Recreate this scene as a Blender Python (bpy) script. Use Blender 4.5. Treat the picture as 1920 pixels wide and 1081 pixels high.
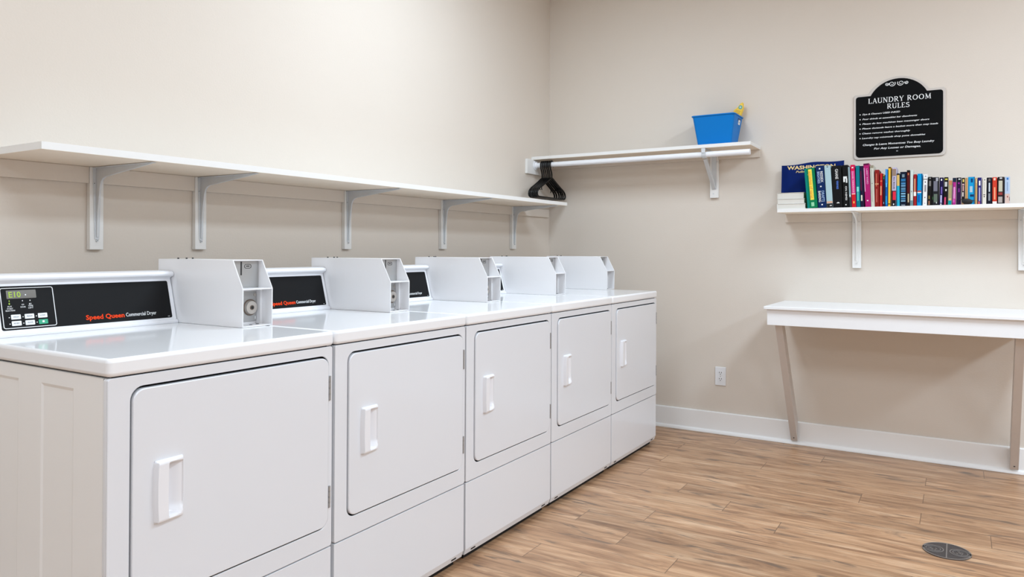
import bpy, bmesh, math, random
from mathutils import Vector, Matrix
rnd = random.Random(7)
PI = math.pi
for o in list(bpy.data.objects): bpy.data.objects.remove(o)
SC = bpy.context.scene
C = SC.collection

# ------------------------------------------------------------------ camera
CX, CY, CZ = 2.5318, -4.6556, 1.1493
YAW, PITCH, ROLL = math.radians(31.418), math.radians(0.367), math.radians(0.271)
F, PY = 1373.17, 461.3
rt = Vector((math.cos(YAW), math.sin(YAW), 0)); fw0 = Vector((-math.sin(YAW), math.cos(YAW), 0)); up0 = Vector((0, 0, 1))
fw = fw0*math.cos(PITCH)+up0*math.sin(PITCH); up = up0*math.cos(PITCH)-fw0*math.sin(PITCH)
R_ = rt*math.cos(ROLL)+up*math.sin(ROLL); U_ = up*math.cos(ROLL)-rt*math.sin(ROLL)
cd = bpy.data.cameras.new('camera'); cam = bpy.data.objects.new('camera', cd); C.objects.link(cam)
cam.matrix_world = Matrix(((R_.x, U_.x, -fw.x, CX), (R_.y, U_.y, -fw.y, CY), (R_.z, U_.z, -fw.z, CZ), (0, 0, 0, 1)))
cd.sensor_width = 36; cd.lens = F/1920*36; cd.shift_y = -(540.5-PY)/1920; cd.clip_start = .05
SC.camera = cam
# ------------------------------------------------------------------ world, exposure, lamps
w = bpy.data.worlds.new('world'); SC.world = w; w.use_nodes = True
w.node_tree.nodes['Background'].inputs[0].default_value = (.8, .85, .9, 1); w.node_tree.nodes['Background'].inputs[1].default_value = .1
SC.view_settings.view_transform = 'Standard'; SC.view_settings.look = 'None'; SC.view_settings.gamma = 1
SC.view_settings.use_curve_mapping = False; SC.view_settings.exposure = 0.17
CEIL = 3.05
LAMPS = [(x, y) for y in (-1.95, -4.6, -7.4) for x in (1.05, 3.45, 5.85)]  # right-hand column added to brighten the wall under the long shelf
LW = 34
for lx, ly in LAMPS:
    ld = bpy.data.lights.new('ceiling_lamp', 'AREA'); ld.shape = 'RECTANGLE'; ld.size = .56; ld.size_y = 1.16
    ld.energy = LW*{1.05: .50, 3.45: 1.0, 5.85: 1.4}[lx]*{-1.95: 1.3, -4.6: .72, -7.4: .72}[ly]; ld.color = (.79, .965, 1.14)
    lo = bpy.data.objects.new('ceiling_lamp', ld); lo.location = (lx, ly, CEIL-.045); C.objects.link(lo)

# ------------------------------------------------------------------ materials
def lin(c):
    return tuple(((v/255)/12.92 if v/255 <= .04045 else ((v/255+.055)/1.055)**2.4) for v in c)+(1,)
MATS = {}
def mat(name, rgb, rough=.5, metal=0, coat=0, spec=.5, var=.0, vscale=8, bump=0, bscale=60, emit=None, alpha=None):
    if name in MATS: return MATS[name]
    m = bpy.data.materials.new(name); m.use_nodes = True; nt = m.node_tree; b = nt.nodes['Principled BSDF']
    col = lin(rgb) if max(rgb) > 1.001 else tuple(rgb)+(1,)
    b.inputs['Base Color'].default_value = col; b.inputs['Roughness'].default_value = rough
    b.inputs['Metallic'].default_value = metal; b.inputs['Coat Weight'].default_value = coat; b.inputs['Coat Roughness'].default_value = .08
    b.inputs['Specular IOR Level'].default_value = spec
    tc = nt.nodes.new('ShaderNodeTexCoord')
    if var:
        n = nt.nodes.new('ShaderNodeTexNoise'); n.inputs['Scale'].default_value = vscale; n.inputs['Detail'].default_value = 4
        nt.links.new(tc.outputs['Object'], n.inputs['Vector'])
        mx = nt.nodes.new('ShaderNodeMixRGB'); mx.blend_type = 'MIX'
        mx.inputs[1].default_value = tuple(max(0, c*(1-var)) for c in col[:3])+(1,)
        mx.inputs[2].default_value = tuple(min(1, c*(1+var)) for c in col[:3])+(1,)
        nt.links.new(n.outputs[0], mx.inputs[0]); nt.links.new(mx.outputs[0], b.inputs['Base Color'])
    if bump:
        n = nt.nodes.new('ShaderNodeTexNoise'); n.inputs['Scale'].default_value = bscale; n.inputs['Detail'].default_value = 3
        nt.links.new(tc.outputs['Object'], n.inputs['Vector'])
        bp = nt.nodes.new('ShaderNodeBump'); bp.inputs['Strength'].default_value = bump; bp.inputs['Distance'].default_value = .004
        nt.links.new(n.outputs[0], bp.inputs['Height']); nt.links.new(bp.outputs[0], b.inputs['Normal'])
    if emit:
        b.inputs['Emission Color'].default_value = lin(emit[0]); b.inputs['Emission Strength'].default_value = emit[1]
    MATS[name] = m; return m
M_wall = mat('wall_paint', (224, 213, 201), .75, spec=.25, var=.012, vscale=3, bump=.12, bscale=140)
M_ceil = mat('ceiling_paint', (240, 238, 234), .9)
M_trim = mat('trim_paint', (246, 244, 242), .35, var=.01)
M_shelf = mat('shelf_paint', (240, 238, 235), .42, var=.02, vscale=5, bump=.05, bscale=40)
M_table = mat('table_paint', (244, 243, 243), .38, var=.015, vscale=5)
M_leg = mat('leg_paint', (214, 207, 202), .45, var=.04, vscale=20)
M_ply = mat('shelf_underside', (248, 232, 212), .6, var=.05, vscale=6)
M_enamel = mat('white_enamel', (230, 231, 235), .22, coat=.3, spec=.5, bump=.015, bscale=90)
M_top = mat('white_enamel_gloss', (244, 243, 244), .10, spec=.2)
M_side = mat('side_enamel', (246, 244, 242), .35)
M_plastic = mat('white_plastic', (240, 239, 242), .25)
M_box = mat('coin_box_paint', (242, 239, 239), .28, coat=.2)
M_dark = mat('gap_shadow_black', (14, 14, 16), .8)
M_foot = mat('black_rubber', (20, 20, 20), .7)
M_panel = mat('panel_black', (24, 24, 25), .5, spec=.12)
M_orange = mat('brand_orange', (246, 72, 30), .6, spec=.1)
M_white = mat('print_white', (238, 238, 238), .45)
M_key = mat('key_white', (236, 238, 240), .4)
M_keytxt = mat('key_grey_print', (90, 92, 96), .5)
M_green = mat('key_green', (18, 160, 118), .4)
M_lcd = mat('display_glass', (96, 88, 78), .2)
M_seg = mat('display_segment', (150, 180, 40), .4, emit=((180, 214, 40), .12))
M_steel = mat('hinge_steel', (168, 166, 165), .4, metal=.4)
M_plate = mat('mechanism_plate', (176, 175, 174), .4, metal=.35)
M_dial = mat('lock_dial_metal', (196, 188, 180), .35, metal=.4)
M_ring = mat('lock_ring_brown', (120, 104, 92), .5, metal=.3)  # brown metal of the lock ring and keyhole boss
M_brk = mat('bracket_steel_paint', (214, 217, 220), .35, metal=.1)
M_rod = mat('rod_white', (243, 243, 246), .3)
M_blk = mat('hanger_black_plastic', (8, 8, 9), .25, spec=.3)
M_blue = mat('bin_blue', (0, 120, 200), .45, spec=.2)
M_yel = mat('carton_yellow', (246, 206, 70), .5)
M_signb = mat('sign_black', (9, 9, 10), .6, spec=.1)
M_signr = mat('sign_rim', (205, 196, 188), .5)
M_outlet = mat('outlet_white', (238, 238, 240), .35)
M_hole = mat('slot_black', (40, 38, 38), .7)
M_paper = mat('book_pages', (236, 230, 216), .8)
M_drain = mat('drain_iron', (84, 80, 80), .45, metal=.5, var=.3, vscale=120)
M_drainr = mat('drain_rib', (150, 144, 140), .4, metal=.5)
M_navy = mat('navy_cloth', (2, 30, 96), .7, spec=.12, var=.35, vscale=14)
M_gold = mat('gold_print', (236, 206, 140), .5)
M_lamp = mat('lamp_diffuser', (255, 250, 244), .6, emit=((225, 246, 255), 1.6))

def floor_mat():
    m = bpy.data.materials.new('plank_floor'); m.use_nodes = True; nt = m.node_tree; L = nt.links.new
    b = nt.nodes['Principled BSDF']
    def N(t): return nt.nodes.new(t)
    def MA(op, a, b_=None, c=None):
        n = N('ShaderNodeMath'); n.operation = op
        for i, v in enumerate((a, b_, c)):
            if v is None: continue
            if isinstance(v, (int, float)): n.inputs[i].default_value = v
            else: L(v, n.inputs[i])
        return n.outputs[0]
    geo = N('ShaderNodeNewGeometry'); sx = N('ShaderNodeSeparateXYZ'); L(geo.outputs['Position'], sx.inputs[0])
    X, Y = sx.outputs[0], sx.outputs[1]
    RW, PL = .148, 1.26
    rowf = MA('DIVIDE', MA('ADD', Y, 60*RW+.055), RW)
    row = MA('FLOOR', rowf); fy = MA('FRACT', rowf)
    wn = N('ShaderNodeTexWhiteNoise'); wn.noise_dimensions = '1D'; L(row, wn.inputs['W'])
    off = MA('MULTIPLY', MA('FLOOR', MA('MULTIPLY', wn.outputs[0], 5)), PL/5)
    pf = MA('DIVIDE', MA('ADD', MA('ADD', X, 10.08-.373), off), PL)
    pi_ = MA('FLOOR', pf); fx = MA('FRACT', pf)
    idv = MA('ADD', MA('MULTIPLY', row, 17.31), MA('MULTIPLY', pi_, 7.77))
    w2 = N('ShaderNodeTexWhiteNoise'); w2.noise_dimensions = '1D'; L(idv, w2.inputs['W'])
    rnd_ = w2.outputs[0]
    # grain coordinates
    cv = N('ShaderNodeCombineXYZ'); L(MA('ADD', MA('MULTIPLY', X, 1.0), MA('MULTIPLY', rnd_, 40)), cv.inputs[0]); L(MA('MULTIPLY', Y, 7.5), cv.inputs[1]); L(MA('MULTIPLY', rnd_, 23), cv.inputs[2])
    n1 = N('ShaderNodeTexNoise'); n1.inputs['Scale'].default_value = 2.2; n1.inputs['Detail'].default_value = 8; n1.inputs['Roughness'].default_value = .62; n1.inputs['Distortion'].default_value = 1.1; L(cv.outputs[0], n1.inputs['Vector'])
    cv2 = N('ShaderNodeCombineXYZ'); L(MA('ADD', MA('MULTIPLY', X, 1.3), MA('MULTIPLY', rnd_, 11)), cv2.inputs[0]); L(MA('MULTIPLY', Y, 36), cv2.inputs[1]); L(rnd_, cv2.inputs[2])
    n2 = N('ShaderNodeTexNoise'); n2.inputs['Scale'].default_value = 1.8; n2.inputs['Detail'].default_value = 6; n2.inputs['Roughness'].default_value = .6; L(cv2.outputs[0], n2.inputs['Vector'])
    cr = N('ShaderNodeValToRGB'); e = cr.color_ramp.elements
    e[0].position = .26; e[0].color = lin((122, 88, 64)); e[1].position = .70; e[1].color = lin((216, 180, 146))
    k = e.new(.40); k.color = lin((166, 126, 94)); k = e.new(.52); k.color = lin((192, 150, 114))
    L(n1.outputs[0], cr.inputs[0])
    cr2 = N('ShaderNodeValToRGB'); e = cr2.color_ramp.elements
    e[0].position = .32; e[0].color = (.50, .48, .46, 1); e[1].position = .58; e[1].color = (1.06, 1.03, 1.0, 1)
    L(n2.outputs[0], cr2.inputs[0])
    mx = N('ShaderNodeMixRGB'); mx.blend_type = 'MULTIPLY'; mx.inputs[0].default_value = .34; L(cr.outputs[0], mx.inputs[1]); L(cr2.outputs[0], mx.inputs[2])
    cv5 = N('ShaderNodeCombineXYZ'); L(MA('ADD', MA('MULTIPLY', X, 5), MA('MULTIPLY', rnd_, 31)), cv5.inputs[0]); L(MA('MULTIPLY', Y, 130), cv5.inputs[1])
    n5 = N('ShaderNodeTexNoise'); n5.inputs['Scale'].default_value = 1.6; n5.inputs['Detail'].default_value = 4; L(cv5.outputs[0], n5.inputs['Vector'])
    cr5 = N('ShaderNodeValToRGB'); e = cr5.color_ramp.elements; e[0].position = .36; e[0].color = (.74, .70, .66, 1); e[1].position = .56; e[1].color = (1.04, 1.03, 1.02, 1); L(n5.outputs[0], cr5.inputs[0])
    mx5 = N('ShaderNodeMixRGB'); mx5.blend_type = 'MULTIPLY'; mx5.inputs[0].default_value = .55; L(mx.outputs[0], mx5.inputs[1]); L(cr5.outputs[0], mx5.inputs[2]); mx = mx5
    # dark knots / streaks
    cv3 = N('ShaderNodeCombineXYZ'); L(MA('ADD', MA('MULTIPLY', X, 1.6), MA('MULTIPLY', rnd_, 70)), cv3.inputs[0]); L(MA('MULTIPLY', Y, 8), cv3.inputs[1]); L(rnd_, cv3.inputs[2])
    n3 = N('ShaderNodeTexNoise'); n3.inputs['Scale'].default_value = 2.6; n3.inputs['Detail'].default_value = 5; n3.inputs['Distortion'].default_value = 1.2; L(cv3.outputs[0], n3.inputs['Vector'])
    cr3 = N('ShaderNodeValToRGB'); e = cr3.color_ramp.elements
    e[0].position = .575; e[0].color = (0, 0, 0, 1); e[1].position = .70; e[1].color = (1, 1, 1, 1); L(n3.outputs[0], cr3.inputs[0])
    mx3 = N('ShaderNodeMixRGB'); mx3.inputs[2].default_value = lin((104, 88, 76)); L(MA('MULTIPLY', cr3.outputs[0], .78), mx3.inputs[0]); L(mx.outputs[0], mx3.inputs[1])
    # per-plank brightness
    hs = N('ShaderNodeHueSaturation'); L(MA('ADD', .84, MA('MULTIPLY', rnd_, .2)), hs.inputs['Value']); L(mx3.outputs[0], hs.inputs['Color']); hs.inputs['Saturation'].default_value = .98
    # seams
    dy = MA('MULTIPLY', MA('MINIMUM', fy, MA('SUBTRACT', 1.0, fy)), RW)
    dx = MA('MULTIPLY', MA('MINIMUM', fx, MA('SUBTRACT', 1.0, fx)), PL)
    seam = MA('LESS_THAN', MA('MINIMUM', dy, MA('MULTIPLY', dx, .7)), .0011)
    mx4 = N('ShaderNodeMixRGB'); mx4.inputs[2].default_value = lin((104, 80, 62)); L(MA('MULTIPLY', seam, .8), mx4.inputs[0]); L(hs.outputs[0], mx4.inputs[1])
    L(mx4.outputs[0], b.inputs['Base Color'])
    b.inputs['Roughness'].default_value = .38; b.inputs['Specular IOR Level'].default_value = .4
    bp = N('ShaderNodeBump'); bp.inputs['Strength'].default_value = .15; bp.inputs['Distance'].default_value = .002
    L(n2.outputs[0], bp.inputs['Height']); L(bp.outputs[0], b.inputs['Normal'])
    return m
M_floor = floor_mat()

# ------------------------------------------------------------------ mesh helpers
class MB:
    def __init__(s): s.v = []; s.f = []; s.m = []; s.mats = []
    def mi(s, m):
        if m not in s.mats: s.mats.append(m)
        return s.mats.index(m)
    def add(s, vs, fs, m):
        k = len(s.v); i = s.mi(m); s.v += [tuple(v) for v in vs]
        for f in fs: s.f.append([k+a for a in f]); s.m.append(i)
    def box(s, a, b, m):
        x0, y0, z0 = a; x1, y1, z1 = b
        v = [(x0, y0, z0), (x1, y0, z0), (x1, y1, z0), (x0, y1, z0), (x0, y0, z1), (x1, y0, z1), (x1, y1, z1), (x0, y1, z1)]
        s.add(v, [(0, 3, 2, 1), (4, 5, 6, 7), (0, 1, 5, 4), (1, 2, 6, 5), (2, 3, 7, 6), (3, 0, 4, 7)], m)
    def prism(s, pts, fn, a, b, m):
        """pts: 2-D outline (ccw); fn(p, t) -> 3-D; t from a to b"""
        n = len(pts); v = [fn(p, a) for p in pts]+[fn(p, b) for p in pts]
        f = [tuple(range(n))[::-1], tuple(range(n, 2*n))]
        f += [(i, (i+1) % n, n+(i+1) % n, n+i) for i in range(n)]
        s.add(v, f, m)
    def ring(s, outer, inner, fn, a, b, m):
        n = len(outer)
        v = [fn(p, a) for p in outer]+[fn(p, a) for p in inner]+[fn(p, b) for p in outer]+[fn(p, b) for p in inner]
        f = []
        for i in range(n):
            j = (i+1) % n
            f += [(i, j, n+j, n+i), (2*n+j, 2*n+i, 3*n+i, 3*n+j), (j, i, 2*n+i, 2*n+j), (n+i, n+j, 3*n+j, 3*n+i)]
        s.add(v, f, m)
    def tube(s, pts, r, m, seg=10, cap=True):
        P = [Vector(p) for p in pts]; rings = []; prev = None
        for i, p in enumerate(P):
            d = (P[min(i+1, len(P)-1)]-P[max(i-1, 0)]).normalized()
            if prev is None:
                a = Vector((0, 0, 1)) if abs(d.z) < .9 else Vector((1, 0, 0)); u = d.cross(a).normalized()
            else: u = (prev-d*prev.dot(d)).normalized()
            prev = u; w_ = d.cross(u)
            rr = r[i] if isinstance(r, (list, tuple)) else r
            rings.append([p+(u*math.cos(t)+w_*math.sin(t))*rr for t in [2*PI*k/seg for k in range(seg)]])
        v = [q for rg in rings for q in rg]; f = []
        for i in range(len(P)-1):
            for k in range(seg):
                a = i*seg+k; b2 = i*seg+(k+1) % seg; f.append((a, b2, b2+seg, a+seg))
        if cap: f += [tuple(range(seg))[::-1], tuple(range((len(P)-1)*seg, len(P)*seg))]
        s.add(v, f, m)
    def cyl(s, c, axis, r, h, m, seg=24, r2=None):
        c = Vector(c); ax = Vector(axis).normalized(); s.tube([c, c+ax*h], [r, r if r2 is None else r2], m, seg)
    def build(s, name, parent=None, loc=None, bevel=0, bseg=2, smooth=True):
        me = bpy.data.meshes.new(name); me.from_pydata(s.v, [], s.f)
        for m in s.mats: me.materials.append(m)
        for p, i in zip(me.polygons, s.m): p.material_index = i
        bm = bmesh.new(); bm.from_mesh(me); bmesh.ops.recalc_face_normals(bm, faces=bm.faces); bm.to_mesh(me); bm.free()
        o = bpy.data.objects.new(name, me); C.objects.link(o)
        if smooth:
            for p in me.polygons: p.use_smooth = True
            try:
                bpy.context.view_layer.objects.active = o
                me.set_sharp_from_angle(angle=math.radians(35))
            except Exception: pass
        if bevel:
            bv = o.modifiers.new('bevel', 'BEVEL'); bv.width = bevel; bv.segments = bseg; bv.limit_method = 'ANGLE'; bv.angle_limit = math.radians(35); bv.harden_normals = False
        if parent: o.parent = parent
        if loc: o.location = loc
        return o
def thing(name, label, cat, loc=(0, 0, 0), rotz=0, group=None):
    o = bpy.data.objects.new(name, None); C.objects.link(o); o.empty_display_size = .05
    o.location = loc; o.rotation_euler = (0, 0, rotz); o['label'] = label; o['category'] = cat
    if group: o['group'] = group
    return o
def struct(o, label=None):
    o['kind'] = 'structure'
    if label: o['label'] = label
    return o
def tag(o, label, cat, group=None):
    o['label'] = label; o['category'] = cat
    if group: o['group'] = group
    return o
def dup(root, loc, label):
    r = root.copy(); C.objects.link(r); r.location = loc; r['label'] = label
    for ch in list(root.children):
        c = ch.copy(); C.objects.link(c); c.parent = r
        for g in ch.children:
            d = g.copy(); C.objects.link(d); d.parent = c
    return r
def rrect(x0, x1, z0, z1, r, n=6):
    pts = []
    for cx, cz, a in ((x1-r, z0+r, -90), (x1-r, z1-r, 0), (x0+r, z1-r, 90), (x0+r, z0+r, 180)):
        for k in range(n+1):
            t = math.radians(a+90*k/n); pts.append((cx+r*math.cos(t), cz+r*math.sin(t)))
    return pts
YZ = lambda p, t: (t, p[0], p[1])
XZ = lambda p, t: (p[0], t, p[1])
XY = lambda p, t: (p[0], p[1], t)
def text_geo(body, bold=0, ital=0):
    cu = bpy.data.curves.new('t', 'FONT'); cu.body = body; cu.size = 1; cu.resolution_u = 2; cu.offset = bold; cu.shear = ital
    o = bpy.data.objects.new('t', cu); C.objects.link(o)
    dg = bpy.context.evaluated_depsgraph_get(); dg.update()
    me = bpy.data.meshes.new_from_object(o.evaluated_get(dg))
    vs = [v.co.copy() for v in me.vertices]; fs = [tuple(p.vertices) for p in me.polygons]
    bpy.data.objects.remove(o); bpy.data.curves.remove(cu); bpy.data.meshes.remove(me)
    if not vs: return [], [], 1, 1, 0, 0
    x0 = min(v.x for v in vs); x1 = max(v.x for v in vs); y0 = min(v.y for v in vs); y1 = max(v.y for v in vs)
    return vs, fs, x0, x1, y0, y1
def text(mb, body, fn, x0, x1, z0, h, m, bold=0, ital=0, thick=.0006):
    """body fitted between x0 and x1, baseline z0, cap height h; fn((x,z), t) -> 3-D"""
    vs, fs, a, b, c, d = text_geo(body, bold, ital)
    if not fs: return
    sx = (x1-x0)/(b-a); sz = h/.70
    P = [(x0+(v.x-a)*sx, z0+v.y*sz) for v in vs]
    mb.add([fn(p, thick) for p in P], fs, m)
    n = len(P)
    # side walls so the print has a little body
    ec = {}
    for f in fs:
        for i in range(len(f)):
            e = (f[i], f[(i+1) % len(f)]); k = tuple(sorted(e)); ec.setdefault(k, []).append(e)
    V = [fn(p, thick) for p in P]+[fn(p, 0) for p in P]
    mb.add(V, [(e[0][1], e[0][0], e[0][0]+n, e[0][1]+n) for e in ec.values() if len(e) == 1], m)

# ------------------------------------------------------------------ room shell
RX, RY = 7.4, -9.8
def wallbox(name, a, b, m, label=None):
    mb = MB(); mb.box(a, b, m); return struct(mb.build(name, smooth=False), label)
wallbox('floor', (-.15, RY-.15, -.1), (RX+.15, .15, 0), M_floor)
wallbox('ceiling', (-.15, RY-.15, CEIL), (RX+.15, .15, CEIL+.1), M_ceil)
wallbox('wall_left', (-.15, RY, 0), (0, .0, CEIL), M_wall)
wallbox('wall_back', (-.15, 0, 0), (RX+.15, .15, CEIL), M_wall)
wallbox('wall_right', (RX, RY, 0), (RX+.15, 0, CEIL), M_wall)
wallbox('wall_front', (-.15, RY-.15, 0), (RX+.15, RY, CEIL), M_wall)
def baseboard(name, prof, fn, a, b):
    mb = MB(); mb.prism(prof, fn, a, b, M_trim); return struct(mb.build(name, bevel=.0015))
prof = [(0, 0), (.028, 0), (.028, .006), (.024, .016), (.016, .021), (.014, .022), (.014, .131), (.010, .136), (0, .136)]
baseboard('baseboard_back', prof, lambda p, t: (t, -p[0], p[1]), 0.014, RX)
baseboard('baseboard_left', prof, lambda p, t: (p[0], t, p[1]), RY, -.0)
baseboard('baseboard_right', prof, lambda p, t: (RX-p[0], t, p[1]), RY, -.028)

# ceiling troffers (out of the picture, they light the room)
for i, (lx, ly) in enumerate(LAMPS):
    side = {1.05: 'left', 3.45: 'centre', 5.85: 'added right'}[lx]; rowname = ('nearest the back wall', 'in the middle row', 'farthest from the back wall')[i//3]
    t = thing('ceiling_light', 'recessed rectangular ceiling light, %s column, %s' % (side, rowname), 'ceiling light', (lx, ly, CEIL-.03), group='ceiling lights')
    mb = MB(); mb.ring(rrect(-.31, .31, -.61, .61, .01, 2), rrect(-.285, .285, -.585, .585, .006, 2), XY, 0, .03, M_trim); mb.build('frame', t, bevel=.002)
    mb = MB(); mb.box((-.285, -.585, .004), (.285, .585, .03), M_lamp); mb.build('diffuser', t)

# ------------------------------------------------------------------ dryers
DW, DF, BX = .6625, .985, .275     # width, front x, back x
LIDZ, LIDB = .914, .874
def make_dryer():
    t = thing('dryer', '', 'dryer', (0, 0, 0), group='coin dryers along the left wall')
    # cabinet: side walls, back, floor pan, front frame with the door opening
    mb = MB()
    cb = [(.004, BX), (DW-.004, BX), (DW-.004, DF-.020), (.004, DF-.020)]
    mb.box((BX, .004, .03), (BX+.01, DW-.004, LIDB-.003), M_side)
    mb.box((BX+.01, DW-.014, .03), (DF-.022, DW-.004, LIDB-.003), M_side)
    mb.box((BX+.01, .014, .03), (DF-.04, DW-.014, .045), M_side)
    # near side with two pressed panels
    def sidepanel(y, yi, sgn):
        xs = [BX+.01, .44, .60, .705, .845, DF-.022]
        zs = [.03, .09, .838, LIDB-.003]
        for i in range(5):
            for j in range(3):
                rec = (i in (1, 3)) and j == 1
                if not rec:
                    mb.add([(xs[i], y, zs[j]), (xs[i+1], y, zs[j]), (xs[i+1], y, zs[j+1]), (xs[i], y, zs[j+1])], [(0, 1, 2, 3)], M_side)
                else:
                    a, b, c, d = xs[i], xs[i+1], zs[j], zs[j+1]; e = .007
                    o = [(a, y, c), (b, y, c), (b, y, d), (a, y, d)]; n = [(a+e, yi, c+e), (b-e, yi, c+e), (b-e, yi, d-e), (a+e, yi, d-e)]
                    mb.add(o+n, [(4, 5, 6, 7), (0, 1, 5, 4), (1, 2, 6, 5), (2, 3, 7, 6), (3, 0, 4, 7)], M_side)
    sidepanel(.004, .0065, 1)
    mb.box((BX+.01, .010, .03), (DF-.022, .014, LIDB-.003), M_side)
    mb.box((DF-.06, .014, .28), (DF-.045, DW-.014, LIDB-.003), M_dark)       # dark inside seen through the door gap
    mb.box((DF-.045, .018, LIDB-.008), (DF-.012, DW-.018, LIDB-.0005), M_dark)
    mb.build('cabinet', t, smooth=False)
    mb = MB(); mb.box((DF-.040, .03, .003), (DF-.033, DW-.03, .030), M_dark); mb.build('base_shade', t, smooth=False)  # black strip standing in for the shade under the cabinet
    # front frame
    mb = MB()
    n = 6
    outer = rrect(.003, DW-.003, .296, LIDB-.003, .006, n); inner = rrect(.0535, .6455, .3530, .8460, .031, n)
    mb.ring(outer, inner, YZ, DF-.009, DF-.004, M_enamel)
    mb.ring(outer, rrect(.012, DW-.012, .306, LIDB-.012, .006, n), YZ, DF-.022, DF-.0092, M_enamel)
    mb.build('front_frame', t, bevel=.002, bseg=2)
    # lower panel
    mb = MB()
    ly = [(.003, .05), (.015, .026), (DW-.015, .026), (DW-.003, .05), (DW-.003, .2925), (.003, .2925)]
    mb.prism([(.004, .048), (.004, .2925), (DW-.004, .2925), (DW-.004, .048)], YZ, DF-.024, DF-.005, M_enamel)
    # folded lower edge, going back and down
    mb.prism([(DF-.006, .048), (DF-.013, .026), (DF-.03, .026), (DF-.03, .048)], lambda p, q: (p[0], q, p[1]), .006, DW-.006, M_enamel)
    for yy in (.045, DW-.075):
        mb.box((DF-.011, yy, .0335), (DF-.0085, yy+.03, .040), M_hole)
    mb.build('lower_panel', t, bevel=.003, bseg=3)
    # lid
    mb = MB(); mb.prism(rrect(BX, DF+.001, .0, DW, .012, 4), XY, LIDB, LIDZ, M_top); mb.build('top', t, bevel=.009, bseg=4)
    # door: slab + hinges + handle
    mb = MB(); mb.ring(rrect(.0500, .6490, .3500, .8495, .033, 8), rrect(.066, .634, .366, .832, .022, 8), YZ, DF-.0235, DF-.0192, M_dark); mb.build('door_gasket', t, smooth=False)
    mb = MB(); mb.ring(rrect(.0568, .6425, .3580, .8405, .028, 8), rrect(.1360, .1745, .540, .663, .008, 8), YZ, DF-.0185, DF+.001, M_enamel)
    d = mb.build('door', t, bevel=.003, bseg=3)
    for z0, z1 in ((.717, .787), (.409, .471)):
        mb = MB(); mb.box((DF-.012, .6435, z0), (DF+.0015, .6495, z1), M_steel)
        for k in range(4):
            zz = z0+(z1-z0)*(k+.12)/4; mb.cyl((DF+.0005, .645, zz), (0, 0, 1), .0032, (z1-z0)/4*.8, M_steel, 10)
        mb.build('hinge', d)
    # handle escutcheon as a height field with a scoop
    mb = MB(); NS, NT = 36, 44; V = []
    def ss(e0, e1, x):
        u = max(0, min(1, (x-e0)/(e1-e0))); return u*u*(3-2*u)
    y0, y1, z0, z1 = .107, .178, .531, .672
    for j in range(NT+1):
        for i in range(NS+1):
            s_, q = i/NS, j/NT
            bow = .003*(1-(2*q-1)**2)
            y = y0-bow+(y1-y0+2*bow*.6)*s_; z = z0+(z1-z0)*q
            edge = min(ss(0, .06, s_), ss(0, .03, q), ss(0, .03, 1-q), ss(0, .05, 1-s_))
            h = (.0150-.007*s_)*edge
            cut = ss(.42, .48, s_)*ss(.0, .025, .972-s_)*ss(.06, .105, q)*ss(.06, .105, 1-q)
            floor_ = -.016+.018*ss(.50, .98, s_)+.008*(1-ss(.07, .25, q))
            h = h*(1-cut)+min(h, floor_)*cut
            V.append((DF+.001+h, y, z))
    Fc = [(j*(NS+1)+i, j*(NS+1)+i+1, (j+1)*(NS+1)+i+1, (j+1)*(NS+1)+i) for j in range(NT) for i in range(NS)]
    mb.add(V, Fc, M_plastic); mb.build('handle', d)
    # control console
    c0, c1 = .042, .5675
    P0, P1 = Vector((.383, 0, .920)), Vector((.347, 0, 1.056))     # sloped face
    pr = [(BX-.01, LIDZ), (.392, LIDZ), (.392, .921), (.386, .926), (P0.x, P0.z+.004), (P1.x, P1.z), (.353, 1.060), (.364, 1.064), (.366, 1.070), (.362, 1.077), (.352, 1.080), (BX-.01, 1.080)]
    mb = MB(); mb.prism(pr, lambda p, q: (p[0], q, p[1]), c0, c1, M_plastic); con = mb.build('control_console', t, bevel=.002, bseg=2)
    dz = (P1-P0).normalized(); nrm = Vector((dz.z, 0, -dz.x))
    H = (P1-P0).length
    def face(p, q): # p=(y, s along the slope), q = height above the face
        v = P0+dz*p[1]+nrm*q; return (v.x, p[0], v.z)
    mb = MB(); mb.prism(rrect(.064, .553, .012, .132, .005, 3), face, -.001, .0020, M_panel); mb.build('control_face', con, bevel=.0005, bseg=1)
    f2 = lambda p, q: face(p, .0020+q)
    mb = MB(); text(mb, 'Speed Queen', f2, .283, .397, .0245, .0135, M_orange, bold=.022); mb.build('brand_lettering', con, smooth=False)
    mb = MB(); text(mb, 'Commercial Dryer', f2, .402, .500, .0255, .0115, M_white); 
    mb.build('dryer_lettering', con, smooth=False)
    mb = MB(); text(mb, 'HE', f2, .538, .544, .0155, .0025, M_white); mb.build('small_print', con, smooth=False)
    mb = MB(); mb.ring(rrect(.068, .202, .016, .127, .006, 4), rrect(.0698, .2002, .0178, .1252, .0045, 4), face, .0015, .0030, M_white); mb.build('keypad_outline', con, smooth=False)
    mb = MB(); mb.prism(rrect(.083, .157, .097, .120, .001, 1), f2, 0, .0008, M_lcd)
    text(mb, 'E10', lambda p, q: face(p, .0029+q), .0885, .118, .1005, .0155, M_seg, bold=.01)
    mb.prism(rrect(.1285, .1315, .105, .108, .0005, 1), f2, .0008, .0012, M_white)
    mb.build('display', con, smooth=False)
    mb = MB()
    mb.prism(rrect(.0875, .0895, .089, .093, .0005, 1), f2, 0, .0006, M_seg); mb.prism(rrect(.0865, .0895, .081, .086, .0008, 1), f2, 0, .0006, M_seg)
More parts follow.
